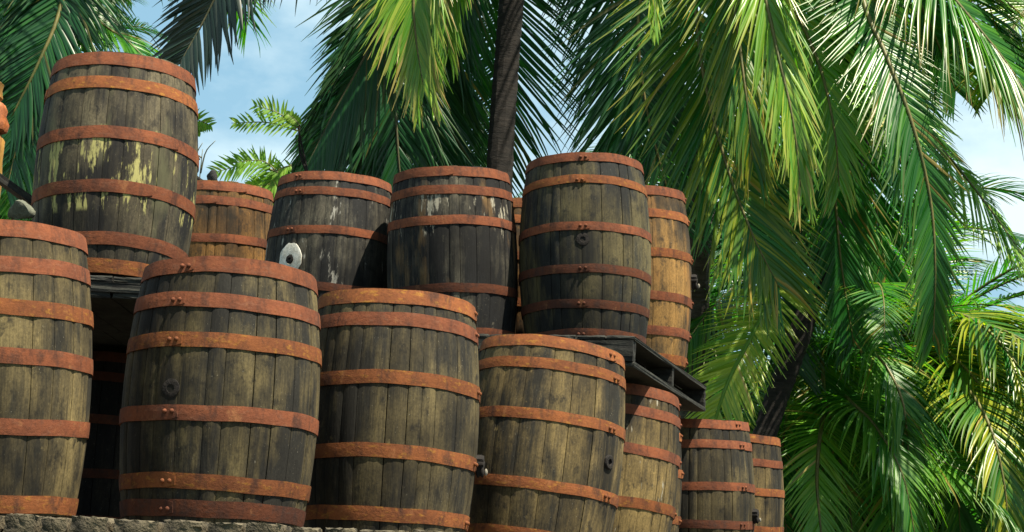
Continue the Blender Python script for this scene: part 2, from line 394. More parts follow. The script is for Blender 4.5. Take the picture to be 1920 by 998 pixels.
W = {
 'tan': wood_mat('stave_tan', (.20, .165, .085), (.065, .06, .042), .47, 1),
 'brown': wood_mat('stave_brown', (.155, .13, .066), (.045, .042, .032), .5, 2, spots=[(-.120, -.31, .47, .07)]),
 'brown2': wood_mat('stave_olive_brown', (.145, .122, .064), (.05, .046, .034), .49, 3),
 'warm': wood_mat('stave_warm', (.21, .165, .078), (.055, .05, .036), .47, 4, spots=[(.265, -.197, .455, .075)]),
 'gold': wood_mat('stave_golden', (.27, .205, .09), (.09, .075, .045), .45, 5, patch=(.45, .42, .33), patch_amt=.03),
 'lichen': wood_mat('stave_yellow_painted', (.15, .135, .095), (.03, .03, .03), .5, 6, patch=(.46, .43, .16), patch_amt=.085, patch_z=(.26, .585), stain=(.10, .10, .05)),
 'ochre': wood_mat('stave_ochre', (.27, .145, .045), (.13, .09, .045), .44, 7),
 'grey': wood_mat('stave_grey', (.17, .165, .14), (.028, .030, .032), .53, 8, patch=(.42, .41, .36), patch_amt=.05),
 'grey2': wood_mat('stave_black_grey', (.16, .155, .13), (.026, .027, .029), .53, 9, patch=(.45, .42, .33), patch_amt=.07, patch_z=(.60, .80), stain=(.24, .14, .05)),
 'black': wood_mat('stave_gap_shade', (.05, .045, .035), (.02, .02, .02), .5, 12),  # shade of the left gap put into the stave colour, near-black
 'dull': wood_mat('stave_dull_green', (.13, .115, .06), (.035, .040, .038), .5, 10, stain=(.11, .09, .035), spots=[(-.01, -.33, .477, .085)]),
 'amber': wood_mat('stave_amber', (.29, .175, .062), (.14, .10, .055), .45, 11, stain=(.40, .19, .05)),
}
SB = {'A': [.04, .165, .313, .495, .745, .965]}
barrel('A', (-1.65, 5.89, .15), (-2.9, -1.3), .955, [.073, .19, .327, .491, .715, .965], W['tan'], [RUST[0], RUST[0], RUST[1], RUST[0], RUST[0], RUST[1]], 'tan barrel cut off by the left edge of the photo, standing on the wall level', hw=.05, az=None, seed=1)
barrel('B', (-.96, 6.21, .12), (-.6, 1.4), .94, [.062, .186, .328, .58, .818, .912], W['brown'], [RUST[0], RUST[0], RUST[1], RUST[0], RUST[1], RUST[2]], 'largest brown barrel in the lower row, with a dark round bung left of its middle', hw=.05, az=-.33, seed=2, bung=(.485, -.37, 'dark'), Rb=.332)
barrel('C', (-.42, 6.73, .11), (-.2, 2.6), .929, [.027, .119, .353, .635, .865, .965], W['brown2'], [RUST[1], RUST[0], RUST[1], RUST[1], RUST[1], RUST[2]], 'brown lower barrel right of the one with the dark bung, wad on its side', hw=.05, az=1.45, seed=3, bung=(.62, 1.52, 'tap'))
barrel('D', (.12, 7.33, .075), (4.1, 4.1), .915, [.034, .135, .358, .649, .86, .965], W['warm'], [RUST[1], RUST[1], RUST[1], RUST[1], RUST[1], RUST[1]], 'tilted lower row barrel with a knotty bung, its top in front of the black pallet', hw=.043, az=1.0, seed=4, bung=(.50, .93, 'ring'))
barrel('E', (.50, 8.95, .10), (4.2, 4.3), .915, [.041, .15, .351, .63, .86, .965], W['gold'], [RUST[0], RUST[0], RUST[0], RUST[1]], 'golden brown barrel directly under the black pallet, white scuffs on its staves', hw=.05, az=1.55, seed=5)
barrel('F', (.62, 9.72, .08), (1.0, 0), .92, [.035, .145, .36, .63, .86, .965], W['gold'], [RUST[1]], 'barrel of which only a narrow sliver shows, under the far half of the pallet', hw=.045, az=1.4, seed=6)
barrel('G', (1.13, 10.45, .08), (-1.7, -1.4), .935, [.024, .148, .398, .618, .86, .965], W['brown2'], [RUST[0], RUST[0], RUST[0], RUST[2]], 'small looking brown barrel below the pallet corner, dark wad on its right side', hw=.046, az=.85, seed=7, bung=(.55, 1.2, 'tap'))
barrel('H', (1.40, 11.20, .08), (-.2, -1.5), .932, [.024, .175, .36, .60, .86, .965], W['warm'], [RUST[1], RUST[0], RUST[1], RUST[1]], 'farthest barrel of the lower row, rightmost one beside the leaning palm trunk', hw=.045, az=None, seed=8)
barrel('U1', (-1.64, 7.36, 1.13), (-1.8, 4.5), .925, [.032, .147, .385, .628, .855, .975], W['lichen'], [RUST[0], RUST[1], RUST[0], RUST[0], RUST[0], RUST[1]], 'tall upper left barrel with flaking yellow paint on its dark staves', hw=.052, az=None, seed=9)
barrel('U2', (-1.61, 9.81, 1.18), (-1, -2.3), .922, [.045, .131, .356, .63, .86, .965], W['ochre'], [RUST[0], RUST[0], RUST[0]], 'ochre barrel half hidden behind the yellow flaked one, black lump on its rim', hw=.045, az=None, seed=10)
barrel('U3', (-.95, 9.33, 1.14), (.3, .4), .93, [.042, .132, .348, .656, .86, .965], W['grey'], [RUST[0], RUST[0], RUST[0], RUST[2]], 'dark grey upper barrel with a white disc round its bung', hw=.042, az=-.50, seed=11, bung=(.51, -.53, 'white'))
barrel('U4', (-.265, 9.04, 1.12), (-4, -1.7), .952, [.045, .145, .305, .657, .888, .965], W['grey2'], [RUST[0], RUST[0], RUST[0], RUST[2]], 'blackish upper barrel with pale patches, right of the one with the white disc', Rb=.327, hw=.045, az=None, seed=12)
barrel('U5', (.05, 9.78, 1.16), (0, 0), .92, [.04, .14, .36, .63, .86, .965], W['ochre'], [RUST[1]], 'barrel showing only a thin orange strip in the gap left of the pallet barrels', hw=.045, az=None, seed=13)
barrel('U6', (.385, 8.96, 1.195), (-2.8, 2), .937, [.026, .153, .403, .626, .808, .965], W['dull'], [RUST[0], RUST[1], RUST[0], RUST[2], RUST[2], RUST[2]], 'greenish brown barrel standing at the near end of the black pallet, rivets down its front', hw=.042, az=-.05, seed=14, bung=(.475, -.08, 'dark'))
barrel('U7', (.66, 9.62, 1.195), (-2.4, .4), .943, [.02, .162, .382, .626, .82, .965], W['amber'], [RUST[0], RUST[1], RUST[1], RUST[0], RUST[0], RUST[1]], 'amber coloured barrel on the pallet behind the greenish one', Rb=.322, hw=.046, az=1.5, seed=15, bung=(.49, 1.42, 'tap'))
# lower barrels that carry the pallets behind the front row
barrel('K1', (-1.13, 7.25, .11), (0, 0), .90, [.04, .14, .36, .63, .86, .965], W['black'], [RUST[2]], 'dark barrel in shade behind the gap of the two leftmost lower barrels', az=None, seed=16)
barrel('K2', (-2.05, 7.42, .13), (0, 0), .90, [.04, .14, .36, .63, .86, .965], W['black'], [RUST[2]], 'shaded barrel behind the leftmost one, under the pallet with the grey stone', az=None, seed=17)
barrel('K3', (-.95, 9.25, .08), (0, 0), .92, [.04, .14, .36, .63, .86, .965], W['brown'], [RUST[2]], 'hidden lower barrel under the white disc barrel', az=None, seed=18)
barrel('K4', (-.25, 8.95, .08), (0, 0), .92, [.04, .14, .36, .63, .86, .965], W['brown2'], [RUST[2]], 'hidden lower barrel under the blackish upper barrel', az=None, seed=19)
barrel('K5', (-1.68, 9.75, .08), (0, 0), .92, [.04, .14, .36, .63, .86, .965], W['brown2'], [RUST[2]], 'hidden lower barrel under the ochre barrel', az=None, seed=20)

barrel('K6', (-1.90, 8.75, .10), (0, 0), .92, [.04, .14, .36, .63, .86, .965], W['black'], [RUST[2]], 'added near-black barrel darkening the gap between the two leftmost lower barrels', az=None, seed=21)  # barrel added to fill the gap and keep it dark

# ------------------------------------------------------------------ pallets
def pallet(corner, ang, Lx, Wd, z_top, z_bot, label, nb=9):
    """corner = near right top corner; long side runs away at ang from +Y (towards +X); deck width Wd to the left"""
    root = empty('pallet', (corner[0], corner[1], z_bot + EYE)); root.rotation_euler.z = -ang; tag(root, label, 'pallet', 'wooden pallets in the heap')
    T = z_top - z_bot; bt = .022
    def box(nm, x0, x1, y0, y1, z0, z1, seed):
        bm = rough_block(x1 - x0, y1 - y0, z1 - z0, seed, .0026, 3); o = bm_obj(nm, bm, PALLETM, root); o.location = ((x0 + x1) / 2, (y0 + y1) / 2, (z0 + z1) / 2); return o
    for k in range(3):
        y0 = (Lx - .045) * k / 2; box('stringer', -Wd, 0, y0 - (.009 if k == 0 else 0), y0 + .045 + (.007 if k == 2 else 0), bt + .001, T - bt - .001, k)
    gap = .005; bw = (Wd - gap * 7) / 8     # deck boards run along the long side
    for k in range(8):
        x1 = -k * (bw + gap) + .004; box('deck_board', x1 - bw, x1, -.006, Lx + .004, T - bt, T, 10 + k)
    for k in range(8):
        x1 = -k * (bw + gap) + .004; box('bottom_board', x1 - bw, x1, -.004, Lx + .003, 0, bt, 30 + k)
    return root
pang = math.atan2(1.118 - .577, 10.15 - 8.308)
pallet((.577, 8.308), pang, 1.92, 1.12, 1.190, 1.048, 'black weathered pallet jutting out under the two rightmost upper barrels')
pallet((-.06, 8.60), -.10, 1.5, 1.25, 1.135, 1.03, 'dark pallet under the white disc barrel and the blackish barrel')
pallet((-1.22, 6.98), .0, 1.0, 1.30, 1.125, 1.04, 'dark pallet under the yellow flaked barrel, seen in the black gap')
pallet((-1.10, 8.00), .0, 2.2, 1.40, 1.165, 1.045, 'hidden pallet under the ochre barrel')  # carries the ochre barrel; extended forward to shade the left gap

# ------------------------------------------------------------------ small things
def blob(name, loc, rad, scale, mat, label, cat, seed=0, amp=.2):
    bm = bmesh.new(); bmesh.ops.create_icosphere(bm, subdivisions=3, radius=rad); rr = random.Random(seed)
    ks = [(Vector([rr.uniform(-1, 1) for _ in range(3)]).normalized(), rr.uniform(.5, .9)) for _ in range(9)]
    for v in bm.verts:
        d = v.co.normalized(); m = 1.
        for kd, kk in ks: m = min(m, kk / max(.25, d.dot(kd))) if d.dot(kd) > 0 else m
        v.co = Vector((d.x * scale[0], d.y * scale[1], d.z * scale[2])) * rad * max(m, .6) * (1 + rr.uniform(-.02, .02))
    o = bm_obj(name, bm, mat, None, True, 45); o.location = loc; return tag(o, label, cat)
p = at(397, 331, 9.56)
blob('stone', p, .036, (.9, .8, 1.05), plain_mat('black_stone', (.012, .012, .014), (.03, .03, .03), 30), 'small black lump resting on the rim of the ochre barrel', 'stone', 4)
V = []; Fc = []; tube(V, Fc, catmull([at(366, 333, 9.6), at(376, 339, 9.58), at(384, 341, 9.56)], 6), .012, .006, 6)
tag(mesh_obj('twig', V, Fc, BUNG_DARK), 'short black twig beside the lump on the ochre barrel rim', 'twig')
p = at(38, 394, 7.1)
blob('stone', p, .056, (1.05, .9, .95), plain_mat('grey_stone', (.11, .12, .09), (.06, .065, .05), 12, .9, .8, .01), 'pale grey stone behind the top of the leftmost barrel', 'stone', 9)
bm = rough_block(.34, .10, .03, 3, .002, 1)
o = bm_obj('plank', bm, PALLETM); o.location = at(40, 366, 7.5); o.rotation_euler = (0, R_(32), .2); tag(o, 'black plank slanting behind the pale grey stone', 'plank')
# carved wooden post at the left edge
TOT = plain_mat('carved_post_paint', (.30, .17, .035), (.17, .07, .02), 9, .6, .4, .006, (1, 1, .5)); TOT2 = plain_mat('carved_post_orange', (.33, .10, .025), (.18, .06, .025), 12, .6, .5, .006)
Yp = 7.9; pt = at(-48, 395, Yp); rt = empty('carved_post', (pt.x, pt.y, EYE + .7)); tag(rt, 'orange and yellow carved wooden post at the left edge of the photo', 'carved post')
def lathe(name, prof, mat, par, lobes=0, amp=0., n=28):
    V = []; Fc = []
    for (r, z) in prof:
        for k in range(n):
            a = 2 * math.pi * k / n; q = 1 + amp * (abs(math.sin(lobes * a / 2)) - .5) if lobes else 1
            V.append((r * q * math.cos(a), r * q * math.sin(a), z))
    for j in range(len(prof) - 1):
        for k in range(n): Fc.append((j * n + k, j * n + (k + 1) % n, (j + 1) * n + (k + 1) % n, (j + 1) * n + k))
    Fc.append(tuple(range(n - 1, -1, -1))); Fc.append(tuple(range((len(prof) - 1) * n, len(prof) * n)))
    return mesh_obj(name, V, Fc, mat, par, True, 40)
zb = lambda y: at(0, y, Yp).z - (EYE + .7)
lathe('post_shaft', [(.098, zb(1000)), (.098, zb(400)), (.092, zb(385)), (.095, zb(340)), (.088, zb(300)), (.090, zb(262)), (.070, zb(250))], TOT, rt, 6, .16)
lathe('post_collar', [(.06, zb(252)), (.095, zb(246)), (.102, zb(232)), (.085, zb(216)), (.090, zb(206)), (.078, zb(196)), (.05, zb(190))], TOT2, rt, 8, .14)
lathe('post_finial', [(.05, zb(192)), (.066, zb(184)), (.060, zb(168)), (.066, zb(158)), (.03, zb(148)), (.004, zb(146))], TOT, rt, 5, .1)

# ------------------------------------------------------------------ palms
def frond_mesh(path, N, n_leaf, L, ang=(62, 28), grav=.35, width=.036, lift=.15, seg=5, seed=0, rib=(.022, .004), start=.12, ragged=.22, mat='green', tip=.25, tone=.5, ribmat=None, sides=(1, 1), curl=1.):
    """rachis path (world), N = frond normal hint; returns mesh of rib and leaflets"""
    rr = random.Random(seed); V = []; Fc = []; tn = []; tp = []; mi = []
    if L > .3: n_leaf = int(n_leaf * 1.35); width *= .74
    P = np.array(path); m = len(P)
    tube(V, Fc, P, rib[0], rib[1], 5); tn += [.5] * len(V); tp += [0.] * len(V); mi += [1] * len(Fc)
    seglen = np.linalg.norm(P[1:] - P[:-1], axis=1); cum = np.concatenate([[0], np.cumsum(seglen)]); tot = cum[-1]
    N0 = np.array(N, float); G = np.array([0, 0, -1.])
    for side in (1, -1):
        sL = sides[0] if side == 1 else sides[1]
        if sL <= 0: continue
        for k in range(n_leaf):
            t = start + (1 - start) * (k + rr.uniform(-.25, .25)) / n_leaf; t = min(max(t, 0), .999)
            if rr.random() < (.30 if math.sin(k * .21 + seed) > .93 else .04): continue
            s = t * tot; i = min(int(np.searchsorted(cum, s)) - 1, m - 2); i = max(i, 0)
            f = (s - cum[i]) / max(seglen[i], 1e-6); p = P[i] + (P[i + 1] - P[i]) * f
            T = P[min(i + 2, m - 1)] - P[max(i - 1, 0)]; T = T / np.linalg.norm(T)
            S = np.cross(T, N0); S /= np.linalg.norm(S) + 1e-9; Nn = np.cross(S, T)
            u = (t - start) / (1 - start)
            a = R_(ang[0] + (ang[1] - ang[0]) * u + rr.uniform(-2.5, 2.5))
            prof = (.55 + .45 * min(1, u / .2)) * (1 - .55 * max(0, (u - .55) / .45) ** 1.5)
            ln = L * sL * prof * rr.uniform(1 - ragged, 1.05)
            lf = lift + rr.uniform(-.06, .06)
            d = math.cos(a) * T + math.sin(a) * (side * S + lf * Nn); d /= np.linalg.norm(d)
            gk = grav * rr.uniform(.85, 1.2); tw = rr.uniform(-.3, .3); wd = width * rr.uniform(.8, 1.15)
            tv = min(1, max(0, tone + rr.uniform(-.45, .45))); dry = tip * rr.random() ** 2 * 2; dead = rr.random() < .035
            if rr.random() < .03: gk = gk * 3 + .5
            b0 = len(V); q = p.copy(); bx = rr.uniform(-1, 1) * .07
            for j in range(seg + 1):
                w_dir = T - d * T.dot(d); wn = np.linalg.norm(w_dir)
                w_dir = w_dir / wn if wn > .05 else np.cross(d, Nn)
                nn = np.cross(w_dir, d); ww = math.cos(tw) * w_dir + math.sin(tw) * nn; n2 = np.cross(ww, d)
                x = j / seg; hw_ = wd / 2 * (.55 + .45 * min(1, x * 4)) * (1 - x ** 2.2 * .93)
                V.append(tuple(q - ww * hw_)); V.append(tuple(q + n2 * hw_ * .45)); V.append(tuple(q + ww * hw_))
                tn += [tv] * 3; tp += [.9 if dead else min(1, dry * max(0, x - .35) * 2.2)] * 3
                q = q + d * (ln / seg); d = d + G * gk * (1.6 / seg) * (.4 + x) + S * bx * side * curl; d /= np.linalg.norm(d)
            for j in range(seg):
                for k2 in range(2): a_ = b0 + j * 3 + k2; Fc.append((a_, a_ + 1, a_ + 4, a_ + 3)); mi.append(0)
    me = bpy.data.meshes.new('frond'); me.from_pydata(V, [], Fc); me.update()
    me.materials.append(LEAF[mat]); me.materials.append(ribmat or RACH)
    me.polygons.foreach_set('material_index', mi); me.polygons.foreach_set('use_smooth', [True] * len(Fc))
    for nm, arr in (('tone', tn), ('tipf', tp)):
        at__ = me.attributes.new(nm, 'FLOAT', 'POINT'); at__.data.foreach_set('value', arr)
    return me

def trunk_obj(pts, r0, r1, mat, parent, n=90):
    path = catmull(pts, n); V = []; Fc = []; rr = random.Random(int(abs(pts[0][0]) * 100)); m = 14
    for i in range(n):
        T = path[min(i + 1, n - 1)] - path[max(i - 1, 0)]; T /= np.linalg.norm(T); A = np.cross(T, [0, 1., 0]); A /= np.linalg.norm(A); B = np.cross(T, A)
        r = r0 + (r1 - r0) * i / (n - 1); r *= 1 + (.034 if i % 2 else -.022) + rr.uniform(-.02, .02)
        if i < 6: r *= 1 + .06 * (6 - i)
        for k in range(m): a = 2 * math.pi * k / m; V.append(tuple(path[i] + r * (1 + rr.uniform(-.02, .02)) * (math.cos(a) * A + math.sin(a) * B)))
    for i in range(n - 1):
        for k in range(m): p = i * m; q = (k + 1) % m; Fc.append((p + k, p + q, p + m + q, p + m + k))
    L0 = parent.location; V = [(v[0] - L0.x, v[1] - L0.y, v[2] - L0.z) for v in V]
    return mesh_obj('trunk', V, Fc, mat, parent, True, 25)

def palm(base, label, cat='palm tree', group='coconut palms round the barrels'):
    o = empty('palm_tree', base); return tag(o, label, cat, group)
def add_frond(root, pix, **kw):
    """pix: (px, py, Y) points of the rib, base first"""
    n_ = kw.pop('n', None); tow = kw.pop('face', (0, -1, .25)); pts = [np.array(at(*p)) for p in pix]
    path = catmull(pts, 34)
    me = frond_mesh(path, tow, **kw)
    off = np.array(root.location); co = np.empty(len(me.vertices) * 3); me.vertices.foreach_get('co', co); co = co.reshape(-1, 3) - off; me.vertices.foreach_set('co', co.ravel()); me.update()
    o = bpy.data.objects.new('frond', me); col.objects.link(o); o.parent = root; return o
# shared fronds for the palms farther back: rise angle, then droop
GEN = []
for vi, (e0, e1, Lf) in enumerate(((75, -10, 3.6), (55, -45, 4.0), (35, -65, 4.2), (12, -75, 4.0), (-20, -82, 3.6), (45, -60, 3.8))):
    pts = [np.array([0., 0, 0])]; nn_ = 22
    for k in range(nn_):
        t = k / (nn_ - 1); e = R_(e0 + (e1 - e0) * t ** 1.25); yaw = .15 * math.sin(vi * 2.1) * t
        pts.append(pts[-1] + np.array([math.cos(e) * math.cos(yaw), math.cos(e) * math.sin(yaw), math.sin(e)]) * Lf / nn_)
    P = np.array(pts)
    for mt in ('green', 'dark', 'yellow', 'lime'):
        # normal hint points up/back for a drooping frond
        me = frond_mesh(P, (.35, .0, 1.0), 62, .85, (66, 26), .55, .040, .12, 4, 40 + vi, (.020, .004), .14, .15, mt, .25, .5 if mt != 'yellow' else .4)
        GEN.append((e0, mt, me))
def crown(root, c, nf, scale, seed, mats=('green', 'green', 'dark'), emin=-30, emax=80, az=None, zs=1.):
    rr = random.Random(seed); ga = rr.uniform(0, 6.28)
    off = Vector(c) - root.location
    for k in range(nf):
        mt = mats[rr.randrange(len(mats))]; cand = [g for g in GEN if g[1] == mt and emin <= g[0] <= emax]; g_ = cand[rr.randrange(len(cand))]
        o = bpy.data.objects.new('frond', g_[2]); col.objects.link(o); o.parent = root; o.location = off
        a = ga + k * 2.39996 if az is None else rr.uniform(*az)
        o.rotation_euler = (rr.uniform(-.1, .1), rr.uniform(-.12, .12), a); s = scale * rr.uniform(.85, 1.12); o.scale = (s, s, s * rr.uniform(.9, 1.1))
def Vt(*a): return tuple(at(*a))

# ---- palm in the middle, crown above the frame
c0 = (975, -270, 13.0)
b = at(930, 1050, 12.8); rootC = palm((b.x, b.y, 0), 'coconut palm whose trunk rises behind the blackish upper barrel, crown above the photo')
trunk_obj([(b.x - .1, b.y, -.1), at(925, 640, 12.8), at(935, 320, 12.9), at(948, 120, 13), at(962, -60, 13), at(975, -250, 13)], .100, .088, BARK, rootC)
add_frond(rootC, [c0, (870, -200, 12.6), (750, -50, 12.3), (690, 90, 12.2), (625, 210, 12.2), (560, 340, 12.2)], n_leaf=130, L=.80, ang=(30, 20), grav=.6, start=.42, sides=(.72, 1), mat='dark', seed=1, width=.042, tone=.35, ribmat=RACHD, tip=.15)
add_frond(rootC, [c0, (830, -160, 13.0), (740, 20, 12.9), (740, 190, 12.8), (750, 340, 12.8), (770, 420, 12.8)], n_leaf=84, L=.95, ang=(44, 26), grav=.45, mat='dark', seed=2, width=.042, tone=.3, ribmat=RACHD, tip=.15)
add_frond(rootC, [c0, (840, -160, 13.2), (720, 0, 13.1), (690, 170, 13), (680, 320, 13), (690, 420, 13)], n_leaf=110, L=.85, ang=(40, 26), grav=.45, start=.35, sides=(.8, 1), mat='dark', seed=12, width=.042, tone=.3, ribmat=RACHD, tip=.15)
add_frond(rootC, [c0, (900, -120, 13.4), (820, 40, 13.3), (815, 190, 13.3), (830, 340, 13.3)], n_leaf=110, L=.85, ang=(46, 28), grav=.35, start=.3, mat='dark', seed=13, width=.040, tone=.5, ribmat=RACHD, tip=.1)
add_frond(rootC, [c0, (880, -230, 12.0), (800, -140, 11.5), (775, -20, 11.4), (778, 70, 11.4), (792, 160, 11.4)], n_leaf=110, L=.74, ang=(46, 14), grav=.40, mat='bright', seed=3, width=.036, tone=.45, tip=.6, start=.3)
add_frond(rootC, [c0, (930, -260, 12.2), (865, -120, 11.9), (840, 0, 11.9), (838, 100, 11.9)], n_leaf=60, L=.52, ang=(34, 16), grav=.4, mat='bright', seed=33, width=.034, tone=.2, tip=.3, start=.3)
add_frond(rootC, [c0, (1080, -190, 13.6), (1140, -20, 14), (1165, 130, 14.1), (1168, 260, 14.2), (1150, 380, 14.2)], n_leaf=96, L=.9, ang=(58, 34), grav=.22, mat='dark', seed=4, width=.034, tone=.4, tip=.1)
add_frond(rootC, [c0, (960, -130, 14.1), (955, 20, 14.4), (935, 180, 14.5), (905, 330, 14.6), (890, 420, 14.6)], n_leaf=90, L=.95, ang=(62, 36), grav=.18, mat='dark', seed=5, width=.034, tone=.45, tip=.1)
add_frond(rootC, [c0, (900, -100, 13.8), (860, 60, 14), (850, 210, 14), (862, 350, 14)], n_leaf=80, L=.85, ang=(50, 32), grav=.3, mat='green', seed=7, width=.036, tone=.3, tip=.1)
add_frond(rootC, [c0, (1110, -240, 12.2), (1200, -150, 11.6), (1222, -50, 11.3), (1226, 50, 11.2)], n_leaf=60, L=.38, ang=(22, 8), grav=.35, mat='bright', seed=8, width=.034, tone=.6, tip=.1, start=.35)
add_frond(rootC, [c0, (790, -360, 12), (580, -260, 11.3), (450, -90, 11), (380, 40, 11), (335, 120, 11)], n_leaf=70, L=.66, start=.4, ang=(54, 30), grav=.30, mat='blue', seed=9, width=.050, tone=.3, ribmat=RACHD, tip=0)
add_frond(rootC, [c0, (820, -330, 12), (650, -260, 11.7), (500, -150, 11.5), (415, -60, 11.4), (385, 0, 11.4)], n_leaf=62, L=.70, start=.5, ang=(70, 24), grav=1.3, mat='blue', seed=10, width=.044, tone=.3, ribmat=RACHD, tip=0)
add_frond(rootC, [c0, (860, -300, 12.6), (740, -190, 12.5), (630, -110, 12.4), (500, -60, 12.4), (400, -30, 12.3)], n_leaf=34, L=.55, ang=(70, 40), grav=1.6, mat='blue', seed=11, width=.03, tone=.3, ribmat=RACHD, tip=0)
crown(rootC, Vt(*c0), 7, .95, 3, emin=50, az=(R_(-40), R_(130)))
# ---- palm R: crown over (1400,-230)
c1 = (1410, -240, 12.6)
b = at(1296, 1040, 14.2); rootR = palm((b.x, b.y, 0), 'palm with pale grey trunk just right of the amber barrel, fronds hanging from above')
trunk_obj([(b.x, b.y, -.1), at(1300, 700, 14.2), at(1306, 480, 14), at(1340, 150, 13.4), at(1410, -230, 12.6)], .115, .10, BARKP, rootR)
add_frond(rootR, [c1, (1310, -120, 12.4), (1310, 90, 12.2), (1352, 280, 12.1), (1405, 430, 12), (1460, 540, 12)], n_leaf=110, L=.98, ang=(48, 26), grav=.20, mat='yellow', seed=21, width=.038, tone=.30, tip=.2)
add_frond(rootR, [c1, (1420, -80, 11.5), (1452, 80, 11.3), (1484, 220, 11.2), (1500, 350, 11.2)], n_leaf=92, L=.72, ang=(30, 12), grav=.55, mat='bright', seed=22, width=.038, tone=.4, tip=.3)
add_frond(rootR, [c1, (1370, -80, 12), (1385, 80, 11.8), (1400, 200, 11.7), (1410, 300, 11.7)], n_leaf=76, L=.8, ang=(36, 14), grav=.5, mat='yellow', seed=23, width=.040, tone=.42, tip=.3)
add_frond(rootR, [c1, (1455, -60, 12), (1530, 110, 11.9), (1562, 240, 11.8), (1572, 350, 11.8)], n_leaf=86, L=.66, ang=(46, 18), grav=.3, mat='bright', seed=24, width=.034, tone=.25, tip=.2)
add_frond(rootR, [c1, (1280, -170, 13), (1200, 0, 13), (1205, 170, 13), (1240, 320, 13), (1270, 420, 13)], n_leaf=86, L=.95, ang=(48, 28), grav=.25, mat='dark', seed=25, width=.040, tone=.3, tip=.1)
add_frond(rootR, [c1, (1500, -40, 13), (1550, 180, 13.4), (1562, 340, 13.4), (1575, 490, 13.4), (1600, 650, 13.4)], n_leaf=96, L=.8, ang=(44, 24), grav=.25, mat='green', seed=26, width=.038, tone=.15, tip=.1)
add_frond(rootR, [c1, (1440, -40, 13.2), (1450, 180, 13.4), (1440, 380, 13.5), (1460, 560, 13.6), (1490, 700, 13.6)], n_leaf=86, L=.85, ang=(48, 28), grav=.3, mat='dark', seed=28, width=.040, tone=.4, tip=.1)
crown(rootR, Vt(*c1), 5, 1.0, 5, emin=50, az=(R_(-50), R_(180)))
# ---- palm S: leaning trunk, crown above (1590,-230)
c2 = (1600, -230, 12.6)
b = at(1385, 1040, 12.6); rootS = palm((b.x, b.y, 0), 'coconut palm with dark leaning trunk behind the farthest lower barrels')
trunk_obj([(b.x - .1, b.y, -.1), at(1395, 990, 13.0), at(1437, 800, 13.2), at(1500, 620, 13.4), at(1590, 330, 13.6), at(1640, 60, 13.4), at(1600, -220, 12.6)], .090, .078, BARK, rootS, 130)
add_frond(rootS, [c2, (1612, -20, 11.9), (1662, 110, 11.6), (1708, 230, 11.5), (1742, 370, 11.5), (1752, 500, 11.5), (1748, 640, 11.6)], n_leaf=120, L=.70, ang=(50, 22), grav=.14, mat='green', seed=31, width=.036, tone=.45, tip=.2, sides=(1, .72), face=(.1, -1, .4))
add_frond(rootS, [c2, (1640, 60, 13.5), (1705, 210, 12.8), (1790, 310, 12.5), (1860, 400, 12.4), (1930, 500, 12.4)], n_leaf=96, L=.82, ang=(64, 26), grav=.75, mat='bright', seed=32, width=.036, tone=.2, tip=.2, sides=(1, .4), face=(0, -.6, 1))
add_frond(rootS, [c2, (1730, -70, 12), (1830, 50, 11.9), (1900, 140, 11.9), (1965, 260, 11.9)], n_leaf=110, L=1.1, ang=(60, 26), grav=.9, mat='green', seed=34, width=.038, tone=.6, tip=.5, face=(0, -.6, 1))
add_frond(rootS, [c2, (1660, -120, 12.5), (1720, 0, 12.6), (1760, 90, 12.7), (1790, 170, 12.7)], n_leaf=80, L=.66, ang=(60, 30), grav=.6, mat='green', seed=35, width=.038, tone=.4, tip=.3)
add_frond(rootS, [c2, (1610, -100, 13.2), (1640, 60, 13.6), (1670, 200, 13.8), (1690, 320, 13.8)], n_leaf=80, L=.8, ang=(56, 30), grav=.4, mat='dark', seed=36, width=.038, tone=.4, tip=.1)
add_frond(rootS, [c2, (1580, -60, 13.4), (1610, 160, 13.8), (1640, 380, 13.9), (1660, 520, 13.9)], n_leaf=86, L=.85, ang=(50, 28), grav=.3, mat='green', seed=37, width=.038, tone=.3, tip=.1)
add_frond(rootS, [(2150, -120, 12.6), (2030, -60, 12.4), (1930, 10, 12.2), (1880, 90, 12.1), (1865, 160, 12.1)], n_leaf=70, L=.7, ang=(54, 26), grav=.5, mat='bright', seed=38, width=.036, tone=.3, tip=.6)
crown(rootS, Vt(*c2), 2, 1.0, 7, emin=50, az=(R_(20), R_(160)))
# ---- palms lower right
c3 = (1560, 720, 15.0)
b = at(1560, 1060, 15); rootV = palm((b.x, b.y, 0), 'low palm with arching sunlit fronds right of the farthest barrel')
trunk_obj([(b.x, b.y, -.1), at(1560, 900, 15), at(1560, 730, 15)], .14, .12, BARK, rootV, 40)
add_frond(rootV, [c3, (1590, 650, 13.8), (1645, 670, 13.4), (1688, 745, 13.2), (1700, 830, 13.2), (1703, 900, 13.2)], n_leaf=90, L=.72, ang=(62, 20), grav=.9, mat='lime', seed=41, width=.038, tone=.6, tip=.1, face=(0, -.4, 1))
add_frond(rootV, [c3, (1590, 750, 13.6), (1640, 800, 13.2), (1690, 890, 13), (1715, 1010, 13)], n_leaf=86, L=.72, ang=(60, 22), grav=.8, mat='lime', seed=42, width=.038, tone=.7, tip=.1, face=(0, -.4, 1))
add_frond(rootV, [c3, (1540, 640, 14.2), (1545, 740, 13.8), (1572, 860, 13.6), (1592, 960, 13.6), (1600, 1060, 13.6)], n_leaf=92, L=.6, ang=(58, 28), grav=.4, mat='lime', seed=43, width=.034, tone=.8, tip=.1)
add_frond(rootV, [c3, (1500, 700, 14.6), (1470, 800, 14.3), (1465, 920, 14.2), (1480, 1050, 14.2)], n_leaf=92, L=.75, ang=(60, 30), grav=.35, mat='green', seed=44, width=.034, tone=.6, tip=.1)
